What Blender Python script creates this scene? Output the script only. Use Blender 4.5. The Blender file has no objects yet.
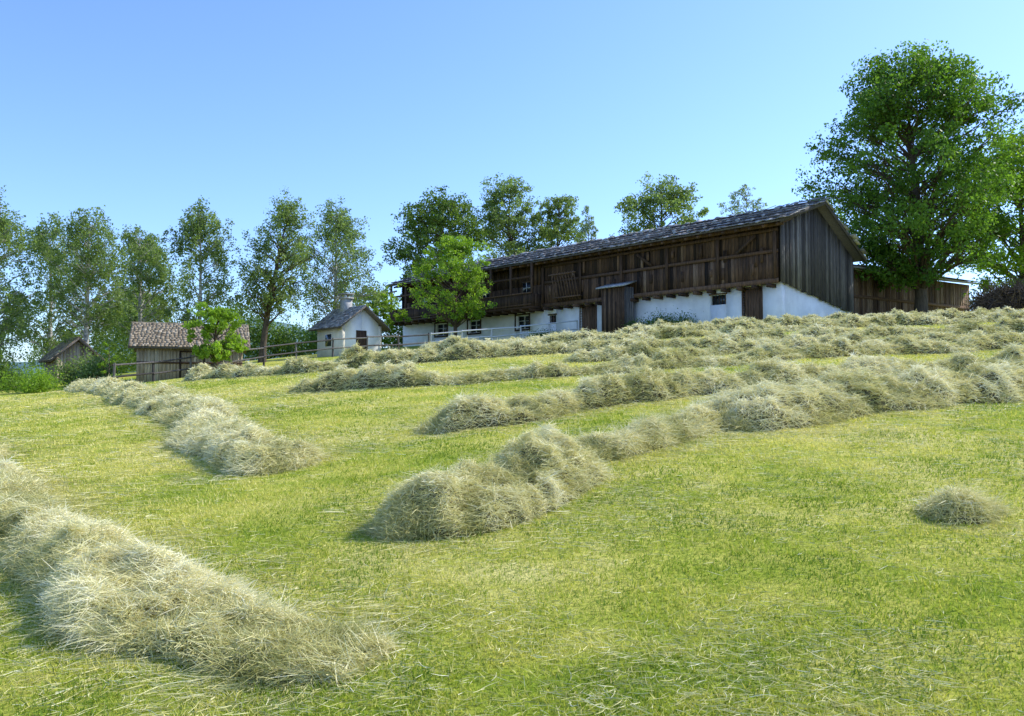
import bpy, numpy as np, math
from mathutils import Vector, Matrix
R=np.random.default_rng(7)
scene=bpy.context.scene
scene.view_settings.view_transform='Standard'
scene.view_settings.look='None'
scene.view_settings.exposure=0
COL=bpy.context.collection
# ---------------------------------------------------------------- terrain
CP=[(0,0,-1.6),(-6,0,-1.75),(6,0,-1.45),(0,-10,-2.6),(20,-10,-2.2),(-20,-10,-2.6),
(-5,8,-1.15),(0,8,-.75),(5,8,-.6),(-12,20,-.6),(-2,20,.45),(10,20,.85),(-18,30,-.3),(-8,30,.8),(2,30,1.6),(12,30,2.1),(20,30,2.3),
(-18,42,.25),(-12,50,1.8),(-5,56,2.6),(4.6,58,3.6),(15,46,3.6),(25,45,3.85),(35,45,4.0),(-30,45,-.2),
(-10,77,3.9),(15,80,4.5),(40,70,4.2),(-30,80,2.0),(-60,90,0),(60,80,4.0),(40,20,1.2),(-30,20,-1.2)]
P=np.array(CP,float)
def kf(r2): return np.where(r2>1e-9,r2*np.log(np.maximum(r2,1e-12)),0.)
n=len(P);K=kf(((P[:,None,:2]-P[None,:,:2])**2).sum(-1))+np.eye(n)*8.0
A=np.zeros((n+3,n+3));A[:n,:n]=K;A[:n,n]=1;A[:n,n+1:]=P[:,:2];A[n,:n]=1;A[n+1:,:n]=P[:,:2].T
W=np.linalg.solve(A,np.r_[P[:,2],0,0,0])
def vn(x,y,s=0):
    x=np.asarray(x,float);y=np.asarray(y,float)
    xi=np.floor(x);yi=np.floor(y);fx=x-xi;fy=y-yi
    fx=fx*fx*(3-2*fx);fy=fy*fy*(3-2*fy)
    def h(a,b):
        q=np.sin(a*127.1+b*311.7+s*74.7)*43758.5453
        return q-np.floor(q)
    return (h(xi,yi)*(1-fx)+h(xi+1,yi)*fx)*(1-fy)+(h(xi,yi+1)*(1-fx)+h(xi+1,yi+1)*fx)*fy
def fbm(x,y,s=0,o=4):
    t=0;a=.5;tot=0
    for i in range(o):
        t=t+a*vn(x*2**i,y*2**i,s+i*13);tot+=a;a*=.5
    return t/tot
def H(x,y):
    x=np.asarray(x,float);y=np.asarray(y,float)
    r2=(x[...,None]-P[:,0])**2+(y[...,None]-P[:,1])**2
    z=(kf(r2)*W[:n]).sum(-1)+W[n]+W[n+1]*x+W[n+2]*y
    d=np.sqrt(x**2+(y-35)**2)
    b=np.clip((d-60)/60,0,1);b=b*b*(3-2*b)
    z=z*(1-b)+b*(-1.0)
    near=np.clip(1-d/70,0,1)
    z=z+near*(.10*(fbm(x*.5,y*.5,3,3)-.5)+.045*(vn(x*2.2,y*2.2,5)-.5))
    return z
# ---------------------------------------------------------------- mesh helpers
def np_mesh(name,V,F,mats,tone=None,mi=None,parent=None,smooth=False):
    V=np.ascontiguousarray(V,dtype=np.float32);F=np.ascontiguousarray(F,dtype=np.int32)
    me=bpy.data.meshes.new(name)
    me.vertices.add(len(V));me.vertices.foreach_set('co',V.ravel())
    k=F.shape[1]
    me.loops.add(F.size);me.loops.foreach_set('vertex_index',F.ravel())
    me.polygons.add(len(F));me.polygons.foreach_set('loop_start',np.arange(0,F.size,k,dtype=np.int32))
    if mi is not None: me.polygons.foreach_set('material_index',np.asarray(mi,dtype=np.int32))
    me.update(calc_edges=True)
    if smooth: me.polygons.foreach_set('use_smooth',np.ones(len(F),dtype=bool))
    if tone is not None:
        at=me.attributes.new('tone','FLOAT','POINT');at.data.foreach_set('value',np.ascontiguousarray(tone,dtype=np.float32))
    for m in mats: me.materials.append(m)
    o=bpy.data.objects.new(name,me);COL.objects.link(o)
    if parent: o.parent=parent
    return o
def empty(name,loc=(0,0,0),rz=0):
    o=bpy.data.objects.new(name,None);COL.objects.link(o);o.location=loc;o.rotation_euler=(0,0,rz);return o
class MB:
    def __init__(s): s.v=[];s.f=[];s.m=[];s.t=[]
    def hexa(s,p,m=0,t=None):
        b=len(s.v);t=R.random() if t is None else t
        s.v+= [tuple(q) for q in p];s.t+=[t]*8
        for q in((0,3,2,1),(4,5,6,7),(0,1,5,4),(1,2,6,5),(2,3,7,6),(3,0,4,7)):
            s.f.append(tuple(b+i for i in q));s.m.append(m)
    def box(s,x0,x1,y0,y1,z0,z1,m=0,t=None):
        s.hexa([(x0,y0,z0),(x1,y0,z0),(x1,y1,z0),(x0,y1,z0),(x0,y0,z1),(x1,y0,z1),(x1,y1,z1),(x0,y1,z1)],m,t)
    def obox(s,c,ax,ay,az,m=0,t=None):
        c=Vector(c);ax=Vector(ax);ay=Vector(ay);az=Vector(az)
        s.hexa([c-ax-ay-az,c+ax-ay-az,c+ax+ay-az,c-ax+ay-az,c-ax-ay+az,c+ax-ay+az,c+ax+ay+az,c-ax+ay+az],m,t)
    def tube(s,pts,rad,m=0,k=7,t=None):
        t=R.random() if t is None else t
        b=len(s.v);N=len(pts)
        for i in range(N):
            p=Vector(pts[i]);d=(Vector(pts[min(i+1,N-1)])-Vector(pts[max(i-1,0)])).normalized()
            a=d.cross(Vector((0.3,1,0.1))).normalized();c=d.cross(a)
            for j in range(k):
                an=2*math.pi*j/k;s.v.append(tuple(p+(a*math.cos(an)+c*math.sin(an))*rad[i]));s.t.append(t)
        for i in range(N-1):
            for j in range(k):
                j2=(j+1)%k
                s.f.append((b+i*k+j,b+i*k+j2,b+(i+1)*k+j2,b+(i+1)*k+j));s.m.append(m)
    def build(s,name,mats,parent=None,smooth=False):
        return np_mesh(name,s.v,s.f,mats,s.t,s.m,parent,smooth)
# ---------------------------------------------------------------- materials
def nodes(name):
    m=bpy.data.materials.new(name);m.use_nodes=True;nt=m.node_tree;nt.nodes.clear()
    out=nt.nodes.new('ShaderNodeOutputMaterial');return m,nt,out
def ramp(nt,cols):
    r=nt.nodes.new('ShaderNodeValToRGB');e=r.color_ramp.elements
    while len(e)<len(cols): e.new(.5)
    for i,(p,c) in enumerate(cols): e[i].position=p;e[i].color=(*c,1)
    return r
def mat_tone(name,cols,rough=.8,trans=0,noise=None,nstr=.5,nscale=(1,1,1),bump=0,tcol=None,spec=.3):
    m,nt,out=nodes(name);L=nt.links
    at=nt.nodes.new('ShaderNodeAttribute');at.attribute_name='tone'
    r=ramp(nt,cols);L.new(at.outputs['Fac'],r.inputs[0]);c=r.outputs[0]
    bs=nt.nodes.new('ShaderNodeBsdfPrincipled');bs.inputs['Roughness'].default_value=rough
    bs.inputs['Specular IOR Level'].default_value=spec
    if noise:
        tc=nt.nodes.new('ShaderNodeTexCoord');mp=nt.nodes.new('ShaderNodeMapping');mp.inputs['Scale'].default_value=nscale
        L.new(tc.outputs['Object'],mp.inputs[0])
        nz=nt.nodes.new('ShaderNodeTexNoise');nz.inputs['Scale'].default_value=noise;nz.inputs['Detail'].default_value=8;nz.inputs['Roughness'].default_value=.65
        L.new(mp.outputs[0],nz.inputs['Vector'])
        mr=nt.nodes.new('ShaderNodeMapRange');mr.inputs[1].default_value=.3;mr.inputs[2].default_value=.7;mr.inputs[3].default_value=1-nstr;mr.inputs[4].default_value=1+nstr*.6
        L.new(nz.outputs[0],mr.inputs[0])
        mx=nt.nodes.new('ShaderNodeVectorMath');mx.operation='SCALE';L.new(c,mx.inputs[0]);L.new(mr.outputs[0],mx.inputs['Scale']);c=mx.outputs[0]
        if bump:
            bp=nt.nodes.new('ShaderNodeBump');bp.inputs['Distance'].default_value=bump;bp.inputs['Strength'].default_value=.8
            L.new(nz.outputs[0],bp.inputs['Height']);L.new(bp.outputs[0],bs.inputs['Normal'])
    L.new(c,bs.inputs['Base Color'])
    if trans:
        tr=nt.nodes.new('ShaderNodeBsdfTranslucent')
        if tcol:
            vm=nt.nodes.new('ShaderNodeVectorMath');vm.operation='MULTIPLY';L.new(c,vm.inputs[0]);vm.inputs[1].default_value=tcol;L.new(vm.outputs[0],tr.inputs[0])
        else: L.new(c,tr.inputs[0])
        mx=nt.nodes.new('ShaderNodeMixShader');mx.inputs[0].default_value=trans
        L.new(bs.outputs[0],mx.inputs[1]);L.new(tr.outputs[0],mx.inputs[2]);L.new(mx.outputs[0],out.inputs[0])
    else: L.new(bs.outputs[0],out.inputs[0])
    return m
M_hay=mat_tone('hay_straw',[(0,(.30,.31,.085)),(.35,(.60,.56,.20)),(.7,(.86,.79,.39)),(1,(.97,.92,.62))],.6,.2)
M_hayc=mat_tone('hay_core_shaded',[(0,(.07,.06,.022)),(1,(.18,.16,.065))],.9,0,noise=14,nstr=.7,bump=.06)  # dark colour paints the shade seen in gaps between strands
M_grass=mat_tone('grass_blades',[(0,(.13,.225,.022)),(.35,(.29,.385,.04)),(.65,(.55,.54,.10)),(1,(.86,.76,.30))],.6,.35,tcol=(1.15,1.15,.6),spec=.15)
M_wood_dark=mat_tone('dark_timber',[(0,(.02,.012,.008)),(.5,(.090,.050,.029)),(.85,(.17,.097,.056)),(1,(.26,.17,.11))],.85,0,noise=3,nstr=.65,nscale=(6,6,.6),bump=.01)
M_wood_gray=mat_tone('weathered_planks',[(0,(.05,.043,.04)),(.5,(.115,.10,.092)),(1,(.22,.20,.18))],.85,0,noise=3,nstr=.6,nscale=(6,6,.5),bump=.01)
M_wood_tan=mat_tone('tan_planks',[(0,(.24,.18,.105)),(.5,(.40,.31,.195)),(1,(.52,.43,.29))],.85,0,noise=3,nstr=.5,nscale=(6,6,.6),bump=.01)
M_white=mat_tone('whitewash',[(0,(.87,.86,.82)),(1,(.87,.86,.82))],.9,0,noise=1.1,nstr=.14,bump=.015)
M_cream=mat_tone('cream_plaster',[(0,(.72,.66,.53)),(1,(.76,.70,.57))],.9,0,noise=1.5,nstr=.2,bump=.015)
M_shingle=mat_tone('roof_shingles',[(0,(.11,.105,.10)),(.5,(.27,.26,.25)),(1,(.50,.485,.46))],.85,0,noise=5,nstr=.5)
M_tile=mat_tone('barn_roof_shingles',[(0,(.19,.14,.085)),(.5,(.32,.25,.16)),(1,(.44,.36,.25))],.85,0,noise=4,nstr=.5)
M_stone=mat_tone('stone',[(0,(.25,.25,.24)),(1,(.48,.47,.45))],.9,0,noise=6,nstr=.4)
M_glass=mat_tone('window_glass',[(0,(.02,.025,.035)),(1,(.03,.04,.05))],.15,0,spec=.6)
M_frame=mat_tone('window_frame_paint',[(0,(.5,.5,.5)),(1,(.68,.68,.68))],.6)
M_bark=mat_tone('bark',[(0,(.07,.05,.034)),(1,(.16,.12,.08))],.9,0,noise=4,nstr=.6,nscale=(3,3,.6),bump=.02)
M_birch=mat_tone('birch_bark',[(0,(.34,.32,.29)),(1,(.66,.64,.6))],.8,0,noise=3,nstr=.8,nscale=(1,1,4))
def leafm(nm,a,b,c,tr=.4): return mat_tone(nm,[(0,a),(.5,b),(1,c)],.5,tr,tcol=(1.25,1.35,.6))
L_birch=leafm('birch_leaves',(.12,.175,.06),(.20,.275,.095),(.30,.38,.14),.5)
L_oak=leafm('oak_leaves',(.055,.125,.015),(.115,.215,.028),(.19,.32,.05),.5)
L_bright=leafm('bright_leaves',(.15,.25,.022),(.24,.37,.04),(.34,.48,.07),.5)
L_dark=leafm('dark_leaves',(.065,.12,.024),(.12,.19,.035),(.19,.28,.055),.45)
L_pale=leafm('pale_leaves',(.20,.26,.18),(.26,.33,.23),(.32,.39,.28),.4)
# ground
def ground_mat():
    m,nt,out=nodes('mown_meadow');L=nt.links
    tc=nt.nodes.new('ShaderNodeTexCoord')
    def nz(s,d=6,r=.6):
        q=nt.nodes.new('ShaderNodeTexNoise');q.inputs['Scale'].default_value=s;q.inputs['Detail'].default_value=d;q.inputs['Roughness'].default_value=r
        L.new(tc.outputs['Object'],q.inputs['Vector']);return q
    big=nz(.35,5,.6);mid=nz(3.2,8,.7);fine=nz(38,6,.75)
    a=nt.nodes.new('ShaderNodeMath');a.operation='MULTIPLY_ADD';L.new(mid.outputs[0],a.inputs[0]);a.inputs[1].default_value=.6
    L.new(big.outputs[0],a.inputs[2])
    r=ramp(nt,[(.55,(.19,.29,.025)),(.70,(.35,.41,.045)),(.83,(.56,.54,.11)),(.96,(.70,.63,.22))])
    L.new(a.outputs[0],r.inputs[0])
    r2=ramp(nt,[(.33,(.28,.30,.22)),(.5,(.9,.92,.8)),(.68,(1.35,1.32,1.2))]);L.new(fine.outputs[0],r2.inputs[0])
    mu=nt.nodes.new('ShaderNodeVectorMath');mu.operation='MULTIPLY';L.new(r.outputs[0],mu.inputs[0]);L.new(r2.outputs[0],mu.inputs[1])
    bs=nt.nodes.new('ShaderNodeBsdfPrincipled');bs.inputs['Roughness'].default_value=.95;bs.inputs['Specular IOR Level'].default_value=.08
    L.new(mu.outputs[0],bs.inputs['Base Color'])
    bp=nt.nodes.new('ShaderNodeBump');bp.inputs['Distance'].default_value=.03;bp.inputs['Strength'].default_value=.8
    ad=nt.nodes.new('ShaderNodeMath');L.new(fine.outputs[0],ad.inputs[0]);L.new(mid.outputs[0],ad.inputs[1]);L.new(ad.outputs[0],bp.inputs['Height'])
    L.new(bp.outputs[0],bs.inputs['Normal']);L.new(bs.outputs[0],out.inputs[0]);return m
M_ground=ground_mat()
# ---------------------------------------------------------------- ground sheet
N=440
u=np.linspace(-1,1,N)
gx=np.sinh(u*6.3)/np.sinh(6.3)*3500
gy=np.sinh(u*6.3)/np.sinh(6.3)*3500+9
X,Y=np.meshgrid(gx,gy);Z=H(X,Y)
V=np.stack([X,Y,Z],-1).reshape(-1,3)
ii=np.arange(N*N).reshape(N,N)
F=np.stack([ii[:-1,:-1],ii[:-1,1:],ii[1:,1:],ii[1:,:-1]],-1).reshape(-1,4)
np_mesh('ground',V,F,[M_ground],smooth=True)
# ---------------------------------------------------------------- grass blades
def wedge(N,r0,r1,p,amax=38):
    t=R.random(N);e=2-p
    r=(r0**e+t*(r1**e-r0**e))**(1/e)
    a=np.radians(R.uniform(-amax,amax,N))
    return r*np.sin(a),r*np.cos(a),r
def patch(x,y):
    return np.clip((.55*fbm(x*.35,y*.35,21,4)+.45*fbm(x*2.2,y*2.2,31,3)-.36)/.30,0,1)
x,y,r=wedge(420000,2.6,40,1.75)
z=H(x,y)
nb=len(x)
hh=(.010+.024*R.random(nb)**1.5)*(1+.02*r);ww=(.0022+.0022*R.random(nb))*np.maximum(1,r/5)
az=R.uniform(0,2*np.pi,nb);ln=R.uniform(.1,1.3,nb)
pt=patch(x,y)
tone=np.clip(.04+.72*pt+R.normal(0,.17,nb)+(R.random(nb)<.10)*.4+np.clip((r-7)/50,0,.22),0,1)
tipx=x+np.cos(az)*hh*ln;tipy=y+np.sin(az)*hh*ln
b2=az+np.pi/2+R.normal(0,.6,nb)
V=np.stack([np.stack([x-np.cos(b2)*ww,y-np.sin(b2)*ww,z-.004],-1),np.stack([x+np.cos(b2)*ww,y+np.sin(b2)*ww,z-.004],-1),np.stack([tipx,tipy,z+hh],-1)],1).reshape(-1,3)
F=np.arange(nb*3).reshape(-1,3)
np_mesh('grass',V,F,[M_grass],tone=np.repeat(tone,3))
# ---------------------------------------------------------------- hay
def strands(P0,D,Ls,Wd,bend):
    n=len(P0);up=R.normal(0,1,(n,3));w=np.cross(D,up);w/=np.linalg.norm(w,axis=1,keepdims=True)+1e-9
    w*=Wd[:,None]*.5
    P1=P0+D*(Ls*.5)[:,None];D2=D+bend;D2/=np.linalg.norm(D2,axis=1,keepdims=True)
    P2=P1+D2*(Ls*.5)[:,None]
    V=np.stack([P0-w,P0+w,P1-w,P1+w,P2-w*.4,P2+w*.4],1).reshape(-1,3)
    b=np.arange(n)*6
    F=np.concatenate([np.stack([b,b+1,b+3,b+2],-1),np.stack([b+2,b+3,b+5,b+4],-1)])
    return V,F
def windrow(path,hw,h0,seed,per,lump=.8,et=.6):
    path=np.array(path,float)
    seg=np.r_[0,np.cumsum(np.hypot(*np.diff(path,axis=0).T))]
    Lt=seg[-1]
    def c(t): return np.stack([np.interp(t,seg,path[:,0]),np.interp(t,seg,path[:,1])],-1)
    def cs(t): return (c(np.clip(t-.5,0,Lt))+c(t)*2+c(np.clip(t+.5,0,Lt)))/4
    def surf(t,a):
        p=cs(t);q=cs(np.clip(t+.1,0,Lt+.1))-cs(np.clip(t-.1,0,Lt));q/=np.linalg.norm(q,axis=1,keepdims=True)+1e-9
        nr=np.stack([-q[:,1],q[:,0]],-1)
        e0=np.clip(np.minimum(t,Lt-t)/et,0,1);end=np.sin(e0*np.pi/2)
        wv=hw*(.60+.75*vn(t*1.25,seed*3.3,seed))*(.45+.55*end)
        off=(vn(t*.8,seed*7.7,seed+5)-.5)*hw*.9
        amp=(1-lump)+lump*2.0*np.clip(.5+1.5*(fbm(t*1.4,seed*1.7,seed+9,2)-.5),.05,.85)
        xy=p+nr*(a*wv+off)[:,None]
        n1=vn(xy[:,0]*2.9+3*vn(xy[:,0],xy[:,1],2),xy[:,1]*2.9,seed);n2=vn(xy[:,0]*6,xy[:,1]*6,seed+4);n3=vn(xy[:,0]*12,xy[:,1]*12,seed+3)
        rid=1-np.abs(2*n1-1)
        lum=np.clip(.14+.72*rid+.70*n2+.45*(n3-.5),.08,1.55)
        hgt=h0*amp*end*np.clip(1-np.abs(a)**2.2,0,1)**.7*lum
        return xy,hgt,nr,lum,wv
    nt_=max(20,int(Lt/.06));na=26
    T,Aa=np.meshgrid(np.linspace(0,Lt,nt_),np.linspace(-1,1,na),indexing='ij')
    xy,hg,_,_,_=surf(T.ravel(),Aa.ravel())
    z=H(xy[:,0],xy[:,1])+hg*.9-.03
    V=np.c_[xy,z];i=np.arange(nt_*na).reshape(nt_,na)
    F=np.stack([i[:-1,:-1],i[1:,:-1],i[1:,1:],i[:-1,1:]],-1).reshape(-1,4)
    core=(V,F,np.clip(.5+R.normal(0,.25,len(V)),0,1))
    tt=np.linspace(0,Lt,300);d=np.linalg.norm(c(tt),axis=1);wgt=(6/np.maximum(d,5))**1.0
    cdf=np.cumsum(wgt);N=int(per*wgt.mean()*Lt)
    t=np.interp(R.random(N)*cdf[-1],cdf,tt)
    fl=R.random(N)<.25
    a=np.where(fl,R.normal(0,1.15,N),R.uniform(-1,1,N))
    xy,hg,nr,lum,wv=surf(t,np.clip(a,-1,1))
    ex=np.abs(a)>1
    xy=xy+nr*(np.where(ex,a-np.sign(a),0)*wv)[:,None]+np.where(ex[:,None],R.normal(0,.12,(N,2)),0)
    hg=np.where(ex,0,hg)
    z=H(xy[:,0],xy[:,1])+hg+R.uniform(-.035,.022,N)*np.where(ex,.2,1)+.004
    dist=np.hypot(xy[:,0],xy[:,1])
    sc=np.maximum(1,dist/7)
    an=2*np.pi*fbm(xy[:,0]*1.8,xy[:,1]*1.8,seed+40,2)*2.4+R.normal(0,.6,N)
    el=np.where(ex,np.abs(R.normal(0,.06,N)),R.normal(.06,.38,N))
    D=np.stack([np.cos(an)*np.cos(el),np.sin(an)*np.cos(el),np.sin(el)],-1)
    Ls=R.uniform(.06,.25,N)*np.minimum(sc,1.3)*np.where(ex,.8,1)
    Wd=R.uniform(.0020,.0044,N)*sc
    bend=R.normal(0,.45,(N,3));bend[:,2]-=.35
    bend[:,2]=np.where(ex,0,bend[:,2])
    P0=np.c_[xy,z]-D*(Ls*.35)[:,None]
    g0=H(P0[:,0],P0[:,1]);P0[:,2]=np.maximum(P0[:,2],g0+.003)
    V,F=strands(P0,D,Ls,Wd,bend)
    tone=np.clip(.46+.8*(fbm(xy[:,0]*1.3,xy[:,1]*1.3,seed+60,3)-.5)+R.normal(0,.2,N)+np.where(ex,0,.55*(lum-.8)),0,1)  # low lum darkens strands: shade of the hollows painted into tone
    return core,(V,F,np.repeat(tone,6))
ROWS=[
([(-13,18.5),(-8.7,13.0),(-5.6,9.2),(-3.8,6.9),(-2.65,5.4),(-1.95,4.7),(-1.3,4.2),(-.55,3.8)],.42,.185,1,14000,.25,1.7),
([(-23,46),(-15.5,31),(-11.2,24.4),(-7.4,18.0),(-5.2,14.3),(-3.9,11.6),(-3.1,10.0),(-2.25,8.9)],.5,.23,2,8500,.35,.6),
([(-1.0,5.9),(-.65,6.1),(-.25,6.6),(.3,7.3),(.7,8.0)],.40,.26,3,14000,.25,.5),
([(.5,8.1),(.9,8.6),(1.5,9.3),(2.3,9.9),(3.0,10.3)],.38,.19,4,11000,.3,.5),
([(2.2,9.9),(3.3,10.5),(4.6,11.2),(6.0,11.8),(7.9,12.6),(10.3,13.7),(14,15)],.52,.32,5,11000,.25,.6),
([(-1.3,11.0),(-.6,11.2),(.4,11.9),(1.3,12.5),(2.3,13.3),(3.6,13.7),(5.1,14.3),(6.7,15.1),(9.7,16.2),(12.5,17.4),(17,19)],.38,.24,6,8500,.5,.6),
([(-4.7,17.9),(-1.8,16.9),(-.2,17.0),(1.2,17.2),(2.6,17.7),(3.9,18.1),(6.4,19.2),(9.1,20.2),(13.1,21.4),(17.5,22)],.38,.23,7,6500,.6,.6),
([(1.2,20.2),(3.5,20.4),(6.4,21.6),(9.1,22.6),(13.1,23.6),(18.5,24.2)],.34,.18,8,6000,.85,.6),
([(-10.6,28.1),(-7.5,25.3),(-5.1,24.1),(-1.4,23.6),(3.0,24),(5.3,24.3),(8.3,25.3),(11.6,26.1),(16.1,26.7),(20,27)],.42,.26,9,6500,.6,.6),
([(-6.1,28.9),(-3.9,29.4),(-.4,29.2),(2.3,29.3),(5.1,29.8),(8.0,30.4),(11.7,31.8),(15.4,32.6),(20.5,33.5),(25,34.4)],.42,.27,10,6500,.6,.6),
([(-3.0,34),(1,34.5),(5,35.3),(9,36.4),(14,37.5),(20,39),(27,40)],.48,.27,11,5500,.65,.6),
([(5.5,40.5),(9,41.5),(14,43),(21,44),(30,44.8)],.48,.28,12,5500,.65,.6),
([(2.75,6.05),(3.05,5.9),(3.5,5.95)],.22,.10,13,5500,.4,.3),
]
for path,hw,h0,sd,per,lump,et in ROWS:
    core,st=windrow(path,hw,h0,sd,per,lump,et)
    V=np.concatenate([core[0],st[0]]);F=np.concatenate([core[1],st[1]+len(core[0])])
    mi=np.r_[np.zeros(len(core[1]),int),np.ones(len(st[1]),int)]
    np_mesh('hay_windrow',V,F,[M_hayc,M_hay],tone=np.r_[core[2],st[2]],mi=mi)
# loose hay scattered on the stubble
x,y,r=wedge(160000,2.6,45,1.65)
keep=R.random(len(x))<np.clip((fbm(x*.8,y*.8,77,4)-.42)*4,.05,1)
x,y,r=x[keep],y[keep],r[keep];m=len(x)
an=R.uniform(0,2*np.pi,m);el=np.abs(R.normal(0,.12,m))
D=np.stack([np.cos(an)*np.cos(el),np.sin(an)*np.cos(el),np.sin(el)],-1)
sc=np.maximum(1,r/7)
V,F=strands(np.c_[x,y,H(x,y)+.012],D,R.uniform(.03,.11,m)*np.minimum(sc,2),R.uniform(.0016,.0030,m)*sc,R.normal(0,.25,(m,3))*[1,1,.2])
np_mesh('loose_hay',V,F,[M_hay],tone=np.repeat(np.clip(R.normal(.45,.27,m),0,1),6))
# ---------------------------------------------------------------- foliage
def leaf_quads(C,s,flat=.0):
    n=len(C);a=R.normal(0,1,(n,3));a/=np.linalg.norm(a,axis=1,keepdims=True)
    b=np.cross(a,R.normal(0,1,(n,3)));b/=np.linalg.norm(b,axis=1,keepdims=True)+1e-9
    a=a*s[:,None];b=b*(s*.62)[:,None]
    V=np.stack([C-a,C+b,C+a,C-b],1).reshape(-1,3)
    return V,np.arange(n*4).reshape(-1,4)
def tree(name,x,y,h,r,c0,nc,nl,ls,lm,bm,tr,seed,kind='oval',lean=(0,0),ry=None,cs=.2,off=(0,0)):
    global R
    R0=R;R=np.random.default_rng(seed)
    e=empty(name,(x,y,float(H(x,y))-.15))
    mb=MB();npt=9
    tp=[];wob=R.normal(0,.012*h,(npt,2)).cumsum(0)*.5
    for i in range(npt):
        f=i/(npt-1);tp.append((lean[0]*f+wob[i,0]*f+off[0]*f**1.5,lean[1]*f+wob[i,1]*f+off[1]*f**1.5,f*h*.93))
    tr_r=[tr*(1.25 if i==0 else 1)*(1-.9*(i/(npt-1)))+.01 for i in range(npt)]
    mb.tube(tp,tr_r,0,8,.5)
    def trunk_at(f):
        f=min(max(f,0),1)*(npt-1);i=min(int(f),npt-2);g=f-i
        return Vector(tp[i])*(1-g)+Vector(tp[i+1])*g
    Cs=[];sz=[];tn=[]
    for k in range(nc):
        f=R.random()**(.85)
        if kind=='birch': pr=(math.sin(math.pi*min(1,(f*.93+.05))**.85))**.75
        elif kind=='round': pr=math.sqrt(max(0,1-(2*f-1)**2))
        else: pr=(math.sin(math.pi*(f*.88+.07)**.9))**.6
        an=R.uniform(0,2*math.pi);rr=pr*r*(R.uniform(.12,1)**.55)*R.uniform(.72,1.12)
        zc=h*(c0+(1-c0)*f)
        t0=trunk_at(zc/(h*.93))
        c=Vector((t0.x+math.cos(an)*rr,t0.y+math.sin(an)*rr,zc))
        fb=max(c0*.75,(zc-rr*R.uniform(.5,1.0))/(h*.93));b=trunk_at(fb)
        midp=b*.5+c*.5+Vector((R.normal(0,.06*r),R.normal(0,.06*r),.08*rr))
        br=tr*.30*(1-.7*f)+.012
        mb.tube([b,b*.6+midp*.4,midp,c],[br,br*.8,br*.55,br*.18],0,5,.4)
        for q in range(3):
            dd=Vector(np.clip(R.normal(0,1,3),-1.1,1.1));dd.z*=.5
            mb.tube([midp,midp*.5+c*.5+dd*cs*r*.4,c+dd*cs*r*.7],[br*.4,br*.28,.01],0,4,.3)
        s=cs*r*R.uniform(.7,1.35)
        m=int(nl/nc*R.uniform(.5,1.5)*(s/(cs*r))**1.3)
        ns=max(4,m//32)
        sub=R.normal(0,1,(ns,3));sub/=np.maximum(1,np.linalg.norm(sub,axis=1,keepdims=True)/1.6)
        sub*=[s*.85,s*.85,s*.6 if kind!='birch' else s*1.15]
        sel=sub[R.integers(0,ns,m)]
        g=R.normal(0,1,(m,3));g/=np.maximum(1,np.linalg.norm(g,axis=1,keepdims=True)/2.2)
        pos=sel+g*s*.24*[1,1,.75]
        if kind=='birch': pos[:,2]-=np.abs(R.normal(0,s*.45,m))
        Cs.append(pos+np.array(c));sz.append(ls*R.uniform(.55,1.25,m))
        tn.append(np.clip(R.normal(.45,.2)+R.normal(0,.17,m),0,1))
    mb.build('trunk_and_limbs',[bm],e,True)
    Cc=np.concatenate(Cs);V,F=leaf_quads(Cc,np.concatenate(sz))
    np_mesh('foliage',V,F,[lm],tone=np.repeat(np.concatenate(tn),4),parent=e)
    R=R0;return e
tree('birch_tree',-30.5,50,11.0,2.8,.18,80,19000,.076,L_birch,M_birch,.19,1,'birch')
tree('birch_tree',-26.0,52,10.2,2.8,.22,80,18000,.076,L_birch,M_birch,.19,2,'birch')
tree('birch_tree',-32.5,60,11.0,3.0,.14,70,17000,.085,L_birch,M_birch,.19,3,'birch')
tree('birch_tree',-25.3,58,10.0,2.4,.2,60,13500,.08,L_birch,M_birch,.17,4,'birch')
tree('birch_tree',-20.9,57,10.7,2.5,.22,65,15000,.08,L_birch,M_birch,.17,5,'birch')
tree('birch_tree',-28.0,66,10.0,2.6,.1,60,13000,.09,L_birch,M_birch,.15,41,'birch')
tree('birch_tree',-17.0,58,11.0,3.0,.32,80,18000,.08,L_birch,M_bark,.24,6,'birch',off=(1.6,0))
tree('birch_tree',-12.9,63,10.9,3.2,.18,90,20000,.08,L_birch,M_birch,.2,8,'birch')
tree('apple_tree',-15.1,43.5,3.5,1.6,.32,38,8000,.075,L_bright,M_bark,.12,9,'round')
tree('apple_tree',-4.1,62,7.7,3.2,.28,80,16000,.085,L_bright,M_bark,.17,10,'oval',cs=.17)
tree('maple_tree',-7.6,88,15.7,5.4,.25,90,24000,.14,L_dark,M_bark,.35,11,'oval')
tree('poplar_tree',-.2,93,18.0,4.9,.2,95,25000,.13,L_birch,M_bark,.33,12,'oval')
tree('poplar_tree',4.6,94,16.8,3.7,.2,70,17000,.13,L_birch,M_bark,.3,13,'oval')
tree('ash_tree',15.6,90,17.8,5.2,.25,80,19000,.14,L_birch,M_bark,.33,14,'oval')
tree('aspen_tree',9.6,105,18.0,2.1,.35,40,5500,.12,L_pale,M_bark,.2,15,'birch')
tree('aspen_tree',28.8,105,21.2,3.4,.4,50,6000,.12,L_pale,M_bark,.25,16,'oval')
tree('oak_tree',27.4,57,17.5,7.2,.20,190,72000,.115,L_oak,M_bark,.42,17,'oval',cs=.15)
tree('maple_tree',36.0,60,14.0,5.0,.14,100,30000,.12,L_bright,M_bark,.3,18,'oval')
tree('hazel_tree',-11.0,69,4.8,2.4,.05,45,9000,.1,L_bright,M_bark,.1,19,'round')
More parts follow.
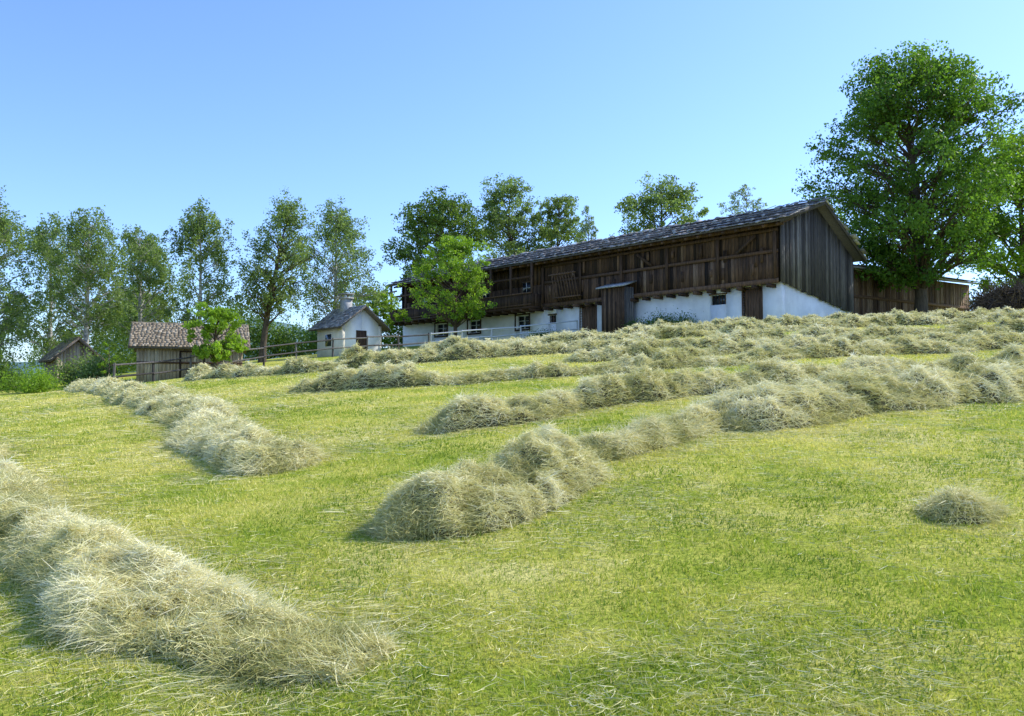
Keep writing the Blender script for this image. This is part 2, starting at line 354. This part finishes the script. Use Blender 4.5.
tree('sapling',-20.3,43,2.3,.5,.15,16,1500,.06,L_bright,M_bark,.03,20,'oval')
def bush(name,x,y,rx,ry,h,nl,ls,lm,seed,ncl=26):
    global R
    R0=R;R=np.random.default_rng(seed);e=empty(name,(x,y,float(H(x,y))))
    mb=MB();Cs=[];tn=[]
    for k in range(ncl):
        an=R.uniform(0,6.28);q=R.random()**.5;zz=h*R.uniform(.25,.9)*(1-.5*q*q)
        c=np.array([math.cos(an)*rx*q,math.sin(an)*ry*q,zz])
        mb.tube([(c[0]*.2,c[1]*.2,-.05),tuple(c*.6),tuple(c)],[.03,.02,.008],0,4)
        m=nl//ncl;s=.2*(rx+h)/2+.05
        Cs.append(c+R.normal(0,1,(m,3))*s);tn.append(np.clip(R.normal(.45,.2)+R.normal(0,.17,m),0,1))
    C=np.concatenate(Cs);C[:,2]=np.abs(C[:,2])
    mb.build('stems',[M_bark],e);V,F=leaf_quads(C,ls*R.uniform(.6,1.2,len(C)))
    np_mesh('foliage',V,F,[lm],tone=np.repeat(np.concatenate(tn),4),parent=e);R=R0
bush('garden_bush',-23.6,42,1.3,.9,1.0,5000,.05,L_bright,31)
bush('garden_bush',-29.8,47,1.8,1.5,2.4,8000,.08,L_dark,32)
bush('garden_bush',-22.9,46,1.3,1.0,1.4,5000,.07,L_birch,33)
bush('garden_bush',-26.9,45.5,.9,.8,1.0,3500,.07,L_dark,34)
def tree_mass(name,spots,ls,lm):
    Cs=[];tn=[]
    for (x,y,h,r,nl) in spots:
        z0=float(H(x,y));k=26
        for i in range(k):
            f=R.random();pr=math.sin(math.pi*(f*.85+.1))**.6;an=R.uniform(0,6.28);rr=pr*r*R.random()**.5
            c=np.array([x+math.cos(an)*rr,y+math.sin(an)*rr,z0+h*(.08+.85*f)]);m=nl//k
            Cs.append(c+R.normal(0,1,(m,3))*r*.2);tn.append(np.clip(R.normal(.45,.22)+R.normal(0,.15,m),0,1))
    C=np.concatenate(Cs);V,F=leaf_quads(C,ls*R.uniform(.6,1.3,len(C)))
    np_mesh(name,V,F,[lm],tone=np.repeat(np.concatenate(tn),4))
sp=[]
for i in range(14): sp.append((-82+i*4.0+R.normal(0,1),84+R.uniform(-6,8),R.uniform(5.5,8.5),R.uniform(2.6,3.6),3600))
for i in range(5): sp.append((-26+i*3.5,88+R.uniform(-3,6),R.uniform(3.0,4.5),R.uniform(2.0,2.8),2500))
tree_mass('distant_trees',sp,.15,L_dark)
# ---------------------------------------------------------------- hills
def hills(name,y0,zs,col,seed):
    m,nt,out=nodes(name+'_mat');b=nt.nodes.new('ShaderNodeBsdfDiffuse')
    tc=nt.nodes.new('ShaderNodeTexCoord');nz=nt.nodes.new('ShaderNodeTexNoise');nz.inputs['Scale'].default_value=.02;nz.inputs['Detail'].default_value=8
    nt.links.new(tc.outputs['Object'],nz.inputs['Vector'])
    r=ramp(nt,[(.35,tuple(c*.75 for c in col)),(.65,tuple(c*1.2 for c in col))]);nt.links.new(nz.outputs[0],r.inputs[0]);nt.links.new(r.outputs[0],b.inputs[0])
    nt.links.new(b.outputs[0],out.inputs[0])
    xs=np.linspace(-2600,2600,260);ts=np.linspace(0,1,24)
    X,T=np.meshgrid(xs,ts,indexing='ij')
    prof=zs(X)*(.75+.5*fbm(X/260+seed,X*0+seed,seed,5))
    Yy=y0+T*700;Z=-8+prof*np.sin(np.minimum(T*1.1,1)*np.pi/2)*(.85+.3*fbm(X/120,Yy/120,seed+2,4))
    i=np.arange(X.size).reshape(X.shape)
    F=np.stack([i[:-1,:-1],i[1:,:-1],i[1:,1:],i[:-1,1:]],-1).reshape(-1,4)
    np_mesh(name,np.stack([X,Yy,Z],-1).reshape(-1,3),F,[m],smooth=True)
hills('hills',1400,lambda X: 70+85*np.exp(-((X+640)/260)**2)+40*np.exp(-((X-900)/600)**2),(.13,.21,.20),4)  # bluish distance haze mixed into the hill colour
# ---------------------------------------------------------------- farmhouse
L=38.5;AX=(15.2,48.0,3.78);RZ=math.atan2(-.759,.652)
farm=empty('farmhouse',AX,RZ)
def wall_open(mb,x0,x1,y0,y1,z0,z1,ops,m):
    ops=sorted(ops);c=x0
    for a,b,za,zb in ops:
        if a>c: mb.box(c,a,y0,y1,z0,z1,m)
        if za>z0: mb.box(a,b,y0,y1,z0,za,m)
        if zb<z1: mb.box(a,b,y0,y1,zb,z1,m)
        c=b
    if c<x1: mb.box(c,x1,y0,y1,z0,z1,m)
doors=[(-2.5,-1.3,-.5,2.12),(-15.9,-14.4,-.5,2.12)]
wins=[(-22.85,-21.35,.85,1.9),(-28.85,-27.25,.85,1.9),(-33.45,-31.75,.85,1.9)]
small=[(-4.85,-3.7,1.35,1.95),(-19.2,-18.4,1.1,1.7)]
mb=MB()
wall_open(mb,-L,0,0,.45,-1.5,2.35,doors+wins+small,0)
mb.box(-.45,0,.45,7.4,-1.5,2.34,0)
mb.box(-L,-L+.45,.45,7.4,-1.5,2.34,0)
mb.box(-L,0,7.4,7.85,-1.5,2.35,0)
mb.build('stone_walls',[M_white],farm)
mb=MB()
for a,b,za,zb in wins+small: mb.box(a,b,.30,.34,za,zb,0)
mb.build('window_glass',[M_glass],farm)
mb=MB()
for a,b,za,zb in wins:
    f=.06
    mb.box(a,a+f,.2,.29,za,zb);mb.box(b-f,b,.2,.29,za,zb);mb.box(a+f,b-f,.2,.29,za,za+f);mb.box(a+f,b-f,.2,.29,zb-f,zb)
    c=(a+b)/2;mb.box(c-.03,c+.03,.21,.285,za+f,zb-f);zc=(za+zb)/2+.12
    mb.box(a+f,c-.03,.21,.28,zc-.02,zc+.02);mb.box(c+.03,b-f,.21,.28,zc-.02,zc+.02)
mb.build('window_frames',[M_frame],farm)
mb=MB()
for a,b,za,zb in wins:
    mb.box(a-.12,a-.003,-.05,.1,za-.12,zb+.12,0,.3);mb.box(b+.003,b+.12,-.05,.1,za-.12,zb+.12,0,.3)
    mb.box(a-.003,b+.003,-.05,.1,zb+.003,zb+.12,0,.3);mb.box(a-.003,b+.003,-.07,.1,za-.12,za-.003,0,.3)
for a,b,za,zb in small:
    for i in range(5):
        xx=a+(b-a)*(i+.5)/5;mb.box(xx-.02,xx+.02,.1,.14,za,zb)
    mb.box(a-.08,b+.08,-.03,.05,zb+.002,zb+.09)
for a,b,za,zb in doors:
    k=6
    for i in range(k):
        w=(b-a)/k;mb.box(a+i*w+.006,a+(i+1)*w-.006,.12+R.uniform(0,.015),.18,za,zb-.02,0,R.uniform(.5,.85))
    mb.box(a-.1,a,-.02,.14,za,zb+.1,0,.6);mb.box(b,b+.1,-.02,.14,za,zb+.1,0,.6);mb.box(a,b,-.02,.14,zb,zb+.1,0,.6)
mb.build('doors_and_window_surrounds',[M_wood_dark],farm)
EY=-1.25;EZ=5.62;RY=3.5;RZt=7.3;BY=8.3;BZ=4.35
def roof_z(Yv):
    return EZ+(RZt-EZ)*(Yv-EY)/(RY-EY) if Yv<=RY else RZt+(BZ-RZt)*(Yv-RY)/(BY-RY)
mb=MB()
xx=-L
yj=-.32
while xx<0:
    w=R.uniform(.16,.30);x1=min(xx+w,0)
    bal=xx<-19.5
    yf=(0.02 if bal else yj)+R.uniform(0,.035)
    zt=roof_z(yf)-.1
    zl=2.36+R.uniform(0,.05)
    zb=4.05+R.uniform(-.02,.02)
    tb=np.clip(R.normal(.55,.27),0,1)
    if not(bal) and R.random()<.03: tb=.02
    mb.box(xx+.006,x1-.006,yf,yf+.05,zl,zb,0,tb)
    mb.box(xx+.006,x1-.006,yf+.07,yf+.12,zb+.002,zt,0,np.clip(R.normal(.36,.24),0,1))
    xx=x1
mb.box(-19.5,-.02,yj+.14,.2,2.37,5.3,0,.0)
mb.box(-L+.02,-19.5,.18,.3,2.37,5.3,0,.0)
mb.box(-19.5,.05,yj-.1,yj-.004,2.25,2.52,0,.85)
mb.box(-19.5,.05,yj-.08,yj-.004,3.98,4.16,0,.6)
mb.box(-19.5,.05,yj-.06,yj-.004,5.2,5.36,0,.45)
for i in range(6):
    xc=-.12-i*3.85;mb.box(xc-.11,xc+.11,yj-.14,yj-.102,2.53,5.19,0,.5)
for i in range(26):
    xc=R.uniform(-19,-.6);z0=R.uniform(2.6,4.6);mb.box(xc-.1,xc+.1,yj-.035,yj-.006,z0,z0+R.uniform(.4,.9),0,R.uniform(.2,1))
for xc,dx in ((-2.0,1),(-9.7,-1)):
    mb.obox((xc,yj-.12,4.65),(.62,0,.45*dx),(0,.02,0),(-.05*dx,0,.07),0,.4)
for i in range(38):
    xc=-.4-i*1.02
    dp=R.uniform(.6,.95) if xc>-19 else 1.35
    mb.box(xc-.09,xc+.09,-dp,-.003,2.02,2.22,0,R.uniform(.2,.9))
for i in range(44):
    xc=.5-i*.9
    p0=Vector((xc,EY+.08,EZ-.23));p1=Vector((xc,.4,roof_z(.4)-.25));d=(p1-p0)
    mb.obox((p0+p1)/2,(.06,0,0),d/2,(0,-.02,.07),0,R.uniform(.3,.8))
mb.box(-L,.6,-.75,-.6,5.42,5.6,0,.5)
bx0,bx1=-L-.2,-19.6
mb.box(bx0,bx1,-1.38,0,2.23,2.35,0,.5)
xx=bx0
while xx<bx1:
    w=.19;mb.box(xx,xx+w-.015,-1.36,-1.32,2.36,3.28+R.uniform(-.01,.01),0,np.clip(R.normal(.4,.2),0,1));xx+=w
mb.box(bx0,bx1,-1.42,-1.28,3.29,3.38,0,.8);mb.box(bx0,bx1,-1.41,-1.365,2.45,2.53,0,.7)
for i in range(9):
    xc=bx0+.1+i*(bx1-bx0-.2)/8;mb.box(xc-.08,xc+.08,-1.27,-1.12,2.36,5.55,0,.6)
for i in range(4):
    mb.box(bx1-.05,bx1-.005,-1.27+i*.3,-1.27+i*.3+.28,2.36,3.28,0)
mb.box(bx0,bx1,-1.25,-1.13,4.45,4.6,0,.4)
for xw in (-21.6,-26.5,-31,-35):
    mb.box(xw-.5,xw+.5,-.05,.015,3.45,3.52,0,.8);mb.box(xw-.5,xw+.5,-.05,.015,4.35,4.42,0,.8)
for i in range(9):
    xc=-15.4-i*.28;mb.obox((xc,-.95,3.55),(.03,0,0),(0,.03,0),(0,-.25,.95),0,.75)
mb.box(-17.9,-15.2,-1.25,-1.18,4.35,4.43,0,.8);mb.box(-17.9,-15.2,-.8,-.72,2.75,2.85,0,.8)
mb.box(-17.9,-15.2,-.72,-.5,2.75,2.82,0,.5)
mb.build('timber_storey',[M_wood_dark],farm)
mb=MB()
for xw in (-21.6,-26.5,-31,-35): mb.box(xw-.42,xw+.42,-.03,.012,3.53,4.34)
mb.build('upper_windows',[M_glass],farm)
mb=MB()
for xw in (-21.6,-26.5,-31,-35):
    mb.box(xw-.03,xw+.03,-.045,-.033,3.53,4.34);mb.box(xw-.42,xw-.03,-.045,-.033,3.92,3.96);mb.box(xw+.03,xw+.42,-.045,-.033,3.92,3.96)
mb.build('upper_window_bars',[M_frame],farm)
mb=MB()
yy=-.3
while yy<7.9:
    w=R.uniform(.17,.27);y1=min(yy+w,7.9)
    xf=.14+R.uniform(0,.04)
    zb0=2.25-1.25*max(0,yy)/7.9+R.uniform(-.08,.05)
    mb.hexa([(xf-.04,yy+.006,zb0),(xf,yy+.006,zb0),(xf,y1-.006,zb0),(xf-.04,y1-.006,zb0),
             (xf-.04,yy+.006,roof_z(yy)-.17),(xf,yy+.006,roof_z(yy)-.17),(xf,y1-.006,roof_z(y1)-.17),(xf-.04,y1-.006,roof_z(y1)-.17)],0,np.clip(R.normal(.4,.3),0,1))
    yy=y1
for xg in (-.1,-L+.1):
    pts=[(-.2,2.36),(7.8,2.36),(7.8,roof_z(7.8)-.2),(RY,RZt-.2),(-.2,roof_z(-.2)-.2)]
    b=len(mb.v)
    for p in pts: mb.v.append((xg,p[0],p[1]));mb.t.append(0)
    mb.f.append((b,b+1,b+2,b+3));mb.m.append(0)
    b=len(mb.v)
    for p in (pts[0],pts[3],pts[4],((pts[0][0]+pts[4][0])/2,(pts[0][1]+pts[4][1])/2)): mb.v.append((xg,p[0],p[1]));mb.t.append(0)
    mb.f.append((b,b+1,b+2,b+3));mb.m.append(0)
mb.box(-L,0,7.86,7.95,1.0,roof_z(7.9)-.2,0)
mb.build('gable_boarding',[M_wood_gray],farm)
mb=MB()
X0,X1=-L-.8,.75
def slab(ya,za,yb,zb,th):
    mb.hexa([(X0,ya,za-th),(X1,ya,za-th),(X1,yb,zb-th),(X0,yb,zb-th),(X0,ya,za),(X1,ya,za),(X1,yb,zb),(X0,yb,zb)],1,.5)
slab(EY,EZ,RY,RZt,.1);slab(RY,RZt,BY,BZ,.1)
sl=Vector((0,RY-EY,RZt-EZ));Ls_=sl.length;sd=sl.normalized();nn=Vector((0,-sd.z,sd.y))
rows=13
for j in range(rows):
    xx=X0-.05
    while xx<X1:
        w=R.uniform(.14,.34)
        q=(j+.5+R.normal(0,.06))/rows*Ls_
        c=Vector((xx+w/2,EY,EZ))+sd*q+nn*(.045+R.uniform(0,.03))
        tilt=sd+nn*(-.06+R.normal(0,.06));tilt.normalize()
        ax=Vector((1,0,0))+nn*R.normal(0,.08)
        mb.obox(c,ax*(w/2-.006),tilt*(Ls_/rows*.72),nn*.014,0,np.clip(R.normal(.5,.28),0,1));xx+=w
sl2=Vector((0,BY-RY,BZ-RZt));L2=sl2.length;s2=sl2.normalized();n2=Vector((0,-s2.z,s2.y))
for j in range(12):
    xx=X0
    while xx<X1:
        w=R.uniform(.3,.6);c=Vector((xx+w/2,RY,RZt))+s2*((j+.5)/12*L2)+n2*.05
        mb.obox(c,Vector((w/2-.01,0,0)),(s2-n2*(-.05))*(L2/12*.6),n2*.014,0);xx+=w
xx=X0
while xx<X1:
    w=R.uniform(.2,.5);mb.obox(Vector((xx+w/2,RY+.02,RZt+.12+R.uniform(-.05,.12))),Vector((w/2-.01,0,R.normal(0,.025))),sd*.28,nn*.015,0);xx+=w
for q in (.12,.38,.64,.88):
    p=Vector((0,EY,EZ))+sd*(q*Ls_)+nn*.15
    xs=X0
    while xs<X1-1:
        xe=min(xs+R.uniform(4,6),X1)
        mb.tube([(xs,p.y+R.normal(0,.03),p.z),(xe,p.y+R.normal(0,.03),p.z+R.normal(0,.01))],[.05,.04],1,6);xs=xe-.2
for xb in (X1+.005,X0-.055):
    mb.hexa([(xb,EY,EZ-.2),(xb+.05,EY,EZ-.2),(xb+.05,RY,RZt-.2),(xb,RY,RZt-.2),(xb,EY,EZ+.06),(xb+.05,EY,EZ+.06),(xb+.05,RY,RZt+.06),(xb,RY,RZt+.06)],1,.2)
    mb.hexa([(xb,RY,RZt-.2),(xb+.05,RY,RZt-.2),(xb+.05,BY,BZ-.2),(xb,BY,BZ-.2),(xb,RY,RZt+.06),(xb+.05,RY,RZt+.06),(xb+.05,BY,BZ+.06),(xb,BY,BZ+.06)],1,.2)
mb.build('roof',[M_shingle,M_wood_gray],farm)
mb=MB()
def stone(c,r):
    k=7;b=len(mb.v)
    for i,(zz,rr) in enumerate(((-.5,.6),(-.1,1),(.35,.8),(.6,.25))):
        for j in range(k):
            a=2*math.pi*j/k;q=rr*r*R.uniform(.8,1.15);mb.v.append((c[0]+q*math.cos(a)*1.3,c[1]+q*math.sin(a),c[2]+zz*r));mb.t.append(.5)
    for i in range(3):
        for j in range(k): mb.f.append((b+i*k+j,b+i*k+(j+1)%k,b+(i+1)*k+(j+1)%k,b+(i+1)*k+j));mb.m.append(0)
    t=b+3*k;mb.f.append((t,t+1,t+2,t+3));mb.m.append(0);mb.f.append((t,t+3,t+4,t+5));mb.m.append(0)
for q in (.12,.38,.64,.88,.98):
    xs=X0+.5
    while xs<X1:
        p=Vector((xs,EY,EZ))+sd*(q*Ls_+.1+R.normal(0,.03))+nn*.13;stone(p,R.uniform(.08,.18));xs+=R.uniform(.5,1.3)
mb.build('roof_stones',[M_stone],farm,False)
mb=MB();mb.tube([(-L+1,-1.35,5.0),(-L-4.6,-1.5,4.75)],[.07,.06],0,8,.9);mb.build('gutter_pole',[M_wood_gray],farm)
mb=MB()
ax0,ax1,ay=-12.6,-10.6,-1.35
xx=ax0
while xx<ax1-.01:
    w=.2;mb.box(xx+.005,xx+w-.005,ay,ay+.04,-.3,2.95,0,np.clip(R.normal(.6,.2),0,1));xx+=w
yy=ay+.045
while yy<yj-.2:
    mb.box(ax1-.03,ax1+.01,yy,yy+.17,-.3,2.95,1,np.clip(R.normal(.8,.2),0,1));mb.box(ax0-.01,ax0+.03,yy,yy+.17,-.3,2.95,0);yy+=.18  # right side takes paler gray planks, its sunlit look put into the colour
mb.hexa([(ax0-.25,ay-.3,2.93),(ax1+.25,ay-.3,2.93),(ax1+.25,yj-.11,3.3),(ax0-.25,yj-.11,3.3),(ax0-.25,ay-.3,3.01),(ax1+.25,ay-.3,3.01),(ax1+.25,yj-.11,3.38),(ax0-.25,yj-.11,3.38)],2,.9)
mb.box(ax1-.75,ax1-.68,ay-.03,ay-.003,-.2,2.0,0,.2)
mb.build('porch_annex',[M_wood_dark,M_wood_gray,M_shingle],farm)
def loc2w(s,w): return (15.2-.652*s+.759*w,48+.759*s+.652*w)
bx,by=loc2w(6.8,-1.4);bush('garden_bush',bx,by,1.5,1.0,.8,5000,.05,L_dark,35)
bx,by=loc2w(9.2,-1.2);bush('garden_bush',bx,by,.9,.8,.7,2500,.05,L_dark,36)
bx,by=loc2w(18,-1.4);bush('garden_bush',bx,by,1.2,.8,.5,2500,.05,L_dark,37)
# ---------------------------------------------------------------- generic small gabled building
def gabled(name,loc,rz,lx,wy,eave,ridge,ov,m_side,m_gable,m_roof,plank=True):
    e=empty(name,loc,rz)
    def rzf(y): return ridge-(ridge-eave)*abs(y-wy/2)/(wy/2)
    mb=MB()
    if plank:
        xx=-lx
        while xx<-.01:
            w=R.uniform(.14,.22);x1=min(xx+w,0)
            mb.box(xx+.005,x1-.005,R.uniform(-.02,0),.04,-.6,eave,0,np.clip(R.normal(.5,.25),0,1));mb.box(xx+.005,x1-.005,wy-.04,wy,-.6,eave,0);xx=x1
        for xg in (-.04,-lx+.0):
            yy=.045
            while yy<wy-.05:
                w=R.uniform(.14,.22);y1=min(yy+w,wy-.045);xo=xg+R.uniform(0,.02)
                mb.hexa([(xo,yy+.005,-.6),(xo+.04,yy+.005,-.6),(xo+.04,y1-.005,-.6),(xo,y1-.005,-.6),(xo,yy+.005,rzf(yy)-.05),(xo+.04,yy+.005,rzf(yy)-.05),(xo+.04,y1-.005,rzf(y1)-.05),(xo,y1-.005,rzf(y1)-.05)],1,np.clip(R.normal(.5,.25),0,1));yy=y1
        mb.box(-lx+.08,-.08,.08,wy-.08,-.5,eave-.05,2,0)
    else:
        mb.box(-lx,0,0,.25,-.6,eave,0);mb.box(-lx,0,wy-.25,wy,-.6,eave,0)
        for xg in (-.25,-lx):
            for (ya,yb) in ((.25,wy/2),(wy/2,wy-.25)):
                mb.hexa([(xg,ya,-.6),(xg+.25,ya,-.6),(xg+.25,yb,-.6),(xg,yb,-.6),(xg,ya,rzf(ya)-.03),(xg+.25,ya,rzf(ya)-.03),(xg+.25,yb,rzf(yb)-.03),(xg,yb,rzf(yb)-.03)],1)
    mb.build('walls',[m_side,m_gable,M_wood_dark],e)
    mb=MB();sl=(ridge-eave)/(wy/2)
    a0=-ov*.8
    for sgn in (0,1):
        ya,za=a0,eave+sl*a0;yb,zb=wy/2,ridge
        def yy_(v): return v if sgn==0 else wy-v
        q=[(-lx-ov,yy_(ya),za),(ov,yy_(ya),za),(ov,yy_(yb),zb),(-lx-ov,yy_(yb),zb)]
        mb.hexa([(a,b,c) for a,b,c in q]+[(a,b,c+.1) for a,b,c in q],1,.5)
        d=Vector((0,yy_(yb)-yy_(ya),zb-za));Ld=d.length;d.normalize();nrm=Vector((0,-d.z,d.y))
        if nrm.z<0: nrm=-nrm
        rws=max(6,int(Ld/.2))
        for j in range(rws):
            xx=-lx-ov
            while xx<ov-.02:
                w=R.uniform(.12,.26);x1=min(xx+w,ov)
                c=Vector(((xx+x1)/2,yy_(ya),za+.1))+d*((j+.5+R.normal(0,.08))/rws*Ld)+nrm*(.03+R.uniform(0,.015))
                mb.obox(c,(max(.02,(x1-xx)/2-.003),0,0),(d-nrm*.07)*(Ld/rws*.65),nrm*.010,0,np.clip(R.normal(.5,.25),0,1));xx=x1
    mb.tube([(-lx-ov,wy/2,ridge+.12),(ov,wy/2,ridge+.12)],[.06,.06],0,8,.6)
    mb.build('roof',[m_roof,M_wood_gray],e)
    return e
def hz(x,y): return float(H(x,y))
barn=gabled('wooden_barn',(-14.7,46.5,.60),math.radians(20),5.3,4.2,1.75,2.95,.4,M_wood_tan,M_wood_tan,M_tile)
mb=MB();mb.box(-3.2,-3.12,-.07,-.023,-.3,1.5,0,.1);mb.box(-2.0,-1.92,-.07,-.023,-.3,1.5,0,.1);mb.box(-3.12,-2.0,-.07,-.023,1.42,1.5,0,.1);mb.box(-5.3,0,-.06,-.024,.8,.9,0,.3) ;mb.build('door_frame',[M_wood_dark],barn)
hut0=gabled('wooden_hut',(-26.8,50,.0),math.radians(-50),2.6,2.4,1.9,3.0,.35,M_wood_tan,M_wood_tan,M_tile)
bake=gabled('bakehouse',(-11.4,57,2.3),RZ,3.4,3.1,2.1,3.3,.5,M_cream,M_white,M_shingle,False)
mb=MB()
mb.box(-2.3,-1.65,1.15,1.75,2.6,4.05,0);mb.box(-2.38,-1.57,1.07,1.83,4.052,4.15,1)
for a in (-2.3,-1.75):
    for b in (1.15,1.65): mb.box(a,a+.1,b,b+.1,4.152,4.35,0)
mb.box(-2.42,-1.53,1.03,1.87,4.352,4.43,1)
mb.build('chimney',[M_stone,M_shingle],bake)
mb=MB();mb.box(-2.2,-1.4,-.03,-.003,.7,1.5,0);mb.box(.003,.03,1.1,1.9,.0,1.75,1,.4);mb.build('window_and_door',[M_glass,M_wood_dark],bake)
shed=empty('wooden_shed',(22.8,57,4.1),math.atan2(9.0,13.0))
mb=MB();xx=0
while xx<15:
    w=R.uniform(.18,.3);mb.box(xx+.006,xx+w-.006,R.uniform(-.03,0),.05,-.3,4.0,0,np.clip(R.normal(.85,.25),0,1));xx+=w
mb.box(0,15,.1,4,-.3,3.9,0,.1);mb.box(-.1,15.1,-.1,-.035,2.1,2.3,0,.8)
for i in range(6): mb.box(i*2.9,i*2.9+.18,-.09,-.04,-.3,2.09,0,.7)
mb.build('walls',[M_wood_dark],shed)
mb=MB();mb.hexa([(-.5,-.8,3.95),(15.5,-.8,3.95),(15.5,4.3,5.0),(-.5,4.3,5.0),(-.5,-.8,4.07),(15.5,-.8,4.07),(15.5,4.3,5.12),(-.5,4.3,5.12)],0,.6)
for j in range(9):
    xx=-.5
    while xx<15.4:
        w=R.uniform(.25,.5);y0=-.85+j*.57
        mb.obox((xx+w/2,y0+.28,4.14+.206*(y0+1.1)),(w/2-.008,0,0),(0,.33,.05),(0,0,.014),0,np.clip(R.normal(.5,.25),0,1));xx+=w
mb.build('roof',[M_shingle],shed)
C=np.array([28.0,47.5,hz(28,47.5)]);m=7000
p=R.normal(0,1,(m,3));p/=np.linalg.norm(p,axis=1,keepdims=True);p*=R.random((m,1))**.4*np.array([2.4,1.4,1.7]);p[:,2]=np.abs(p[:,2])
D=R.normal(0,1,(m,3));D/=np.linalg.norm(D,axis=1,keepdims=True)
V,F=strands(C+p,D,R.uniform(.4,1.1,m),R.uniform(.02,.05,m),R.normal(0,.3,(m,3)))
np_mesh('brush_pile',V,F,[M_bark],tone=np.repeat(R.random(m),6))
# ---------------------------------------------------------------- fence
def fence(name,pts,h,step,mat,rails=(.45,.9)):
    pts=np.array(pts,float);seg=np.r_[0,np.cumsum(np.hypot(*np.diff(pts,axis=0).T))];k=int(seg[-1]/step)
    mb=MB();prev=None
    for i in range(k+1):
        s=seg[-1]*i/k;x=np.interp(s,seg,pts[:,0]);y=np.interp(s,seg,pts[:,1]);z=hz(x,y)
        l=R.normal(0,.04,2)
        mb.tube([(x,y,z-.3),(x+l[0],y+l[1],z+h+R.uniform(-.06,.06))],[.07,.055],0,6)
        if prev:
            for rz_ in rails:
                mb.tube([(prev[0],prev[1]-.07,prev[2]+rz_*h+R.normal(0,.03)),(x,y-.07,z+rz_*h+R.normal(0,.03))],[.045,.04],0,6)
        prev=(x,y,z)
    mb.build(name,[mat])
fence('wooden_fence',[(-18.0,38.5),(-16.1,43),(-12.4,49),(-5.4,55.5)],1.15,2.3,M_wood_gray)
fence('garden_fence',[(-5.3,55.8),(-1,57.5),(4.6,59.5)],1.15,2.0,M_frame,(.5,.95))
# ---------------------------------------------------------------- light, sky, camera
S=Vector((.90,.38,0)).normalized();el=math.radians(43)
sd_=Vector((S.x*math.cos(el),S.y*math.cos(el),math.sin(el)))
sun=bpy.data.lights.new('sun','SUN');sun.energy=5.0;sun.angle=math.radians(.5);sun.color=(1,.96,.88)
so=bpy.data.objects.new('sun',sun);COL.objects.link(so);so.rotation_euler=sd_.to_track_quat('Z','Y').to_euler();so.location=(20,0,30)
w=bpy.data.worlds.new('World');scene.world=w;w.use_nodes=True;nt=w.node_tree
bg=nt.nodes['Background'];sk=nt.nodes.new('ShaderNodeTexSky');sk.sky_type='NISHITA';sk.sun_disc=False
sk.sun_elevation=el;sk.sun_rotation=math.atan2(S.x,S.y);sk.air_density=1.0;sk.dust_density=.6;sk.ozone_density=2.0
vm=nt.nodes.new('ShaderNodeVectorMath');vm.operation='MULTIPLY';vm.inputs[1].default_value=(1.2,1.45,2.0)
nt.links.new(sk.outputs[0],vm.inputs[0]);nt.links.new(vm.outputs[0],bg.inputs[0]);bg.inputs[1].default_value=.15
cd=bpy.data.cameras.new('camera');cd.lens=30;cd.sensor_width=36;cd.clip_start=.1;cd.clip_end=12000
co=bpy.data.objects.new('camera',cd);COL.objects.link(co);co.location=(0,0,0);co.rotation_euler=(math.radians(90+2.15),0,0)
scene.camera=co
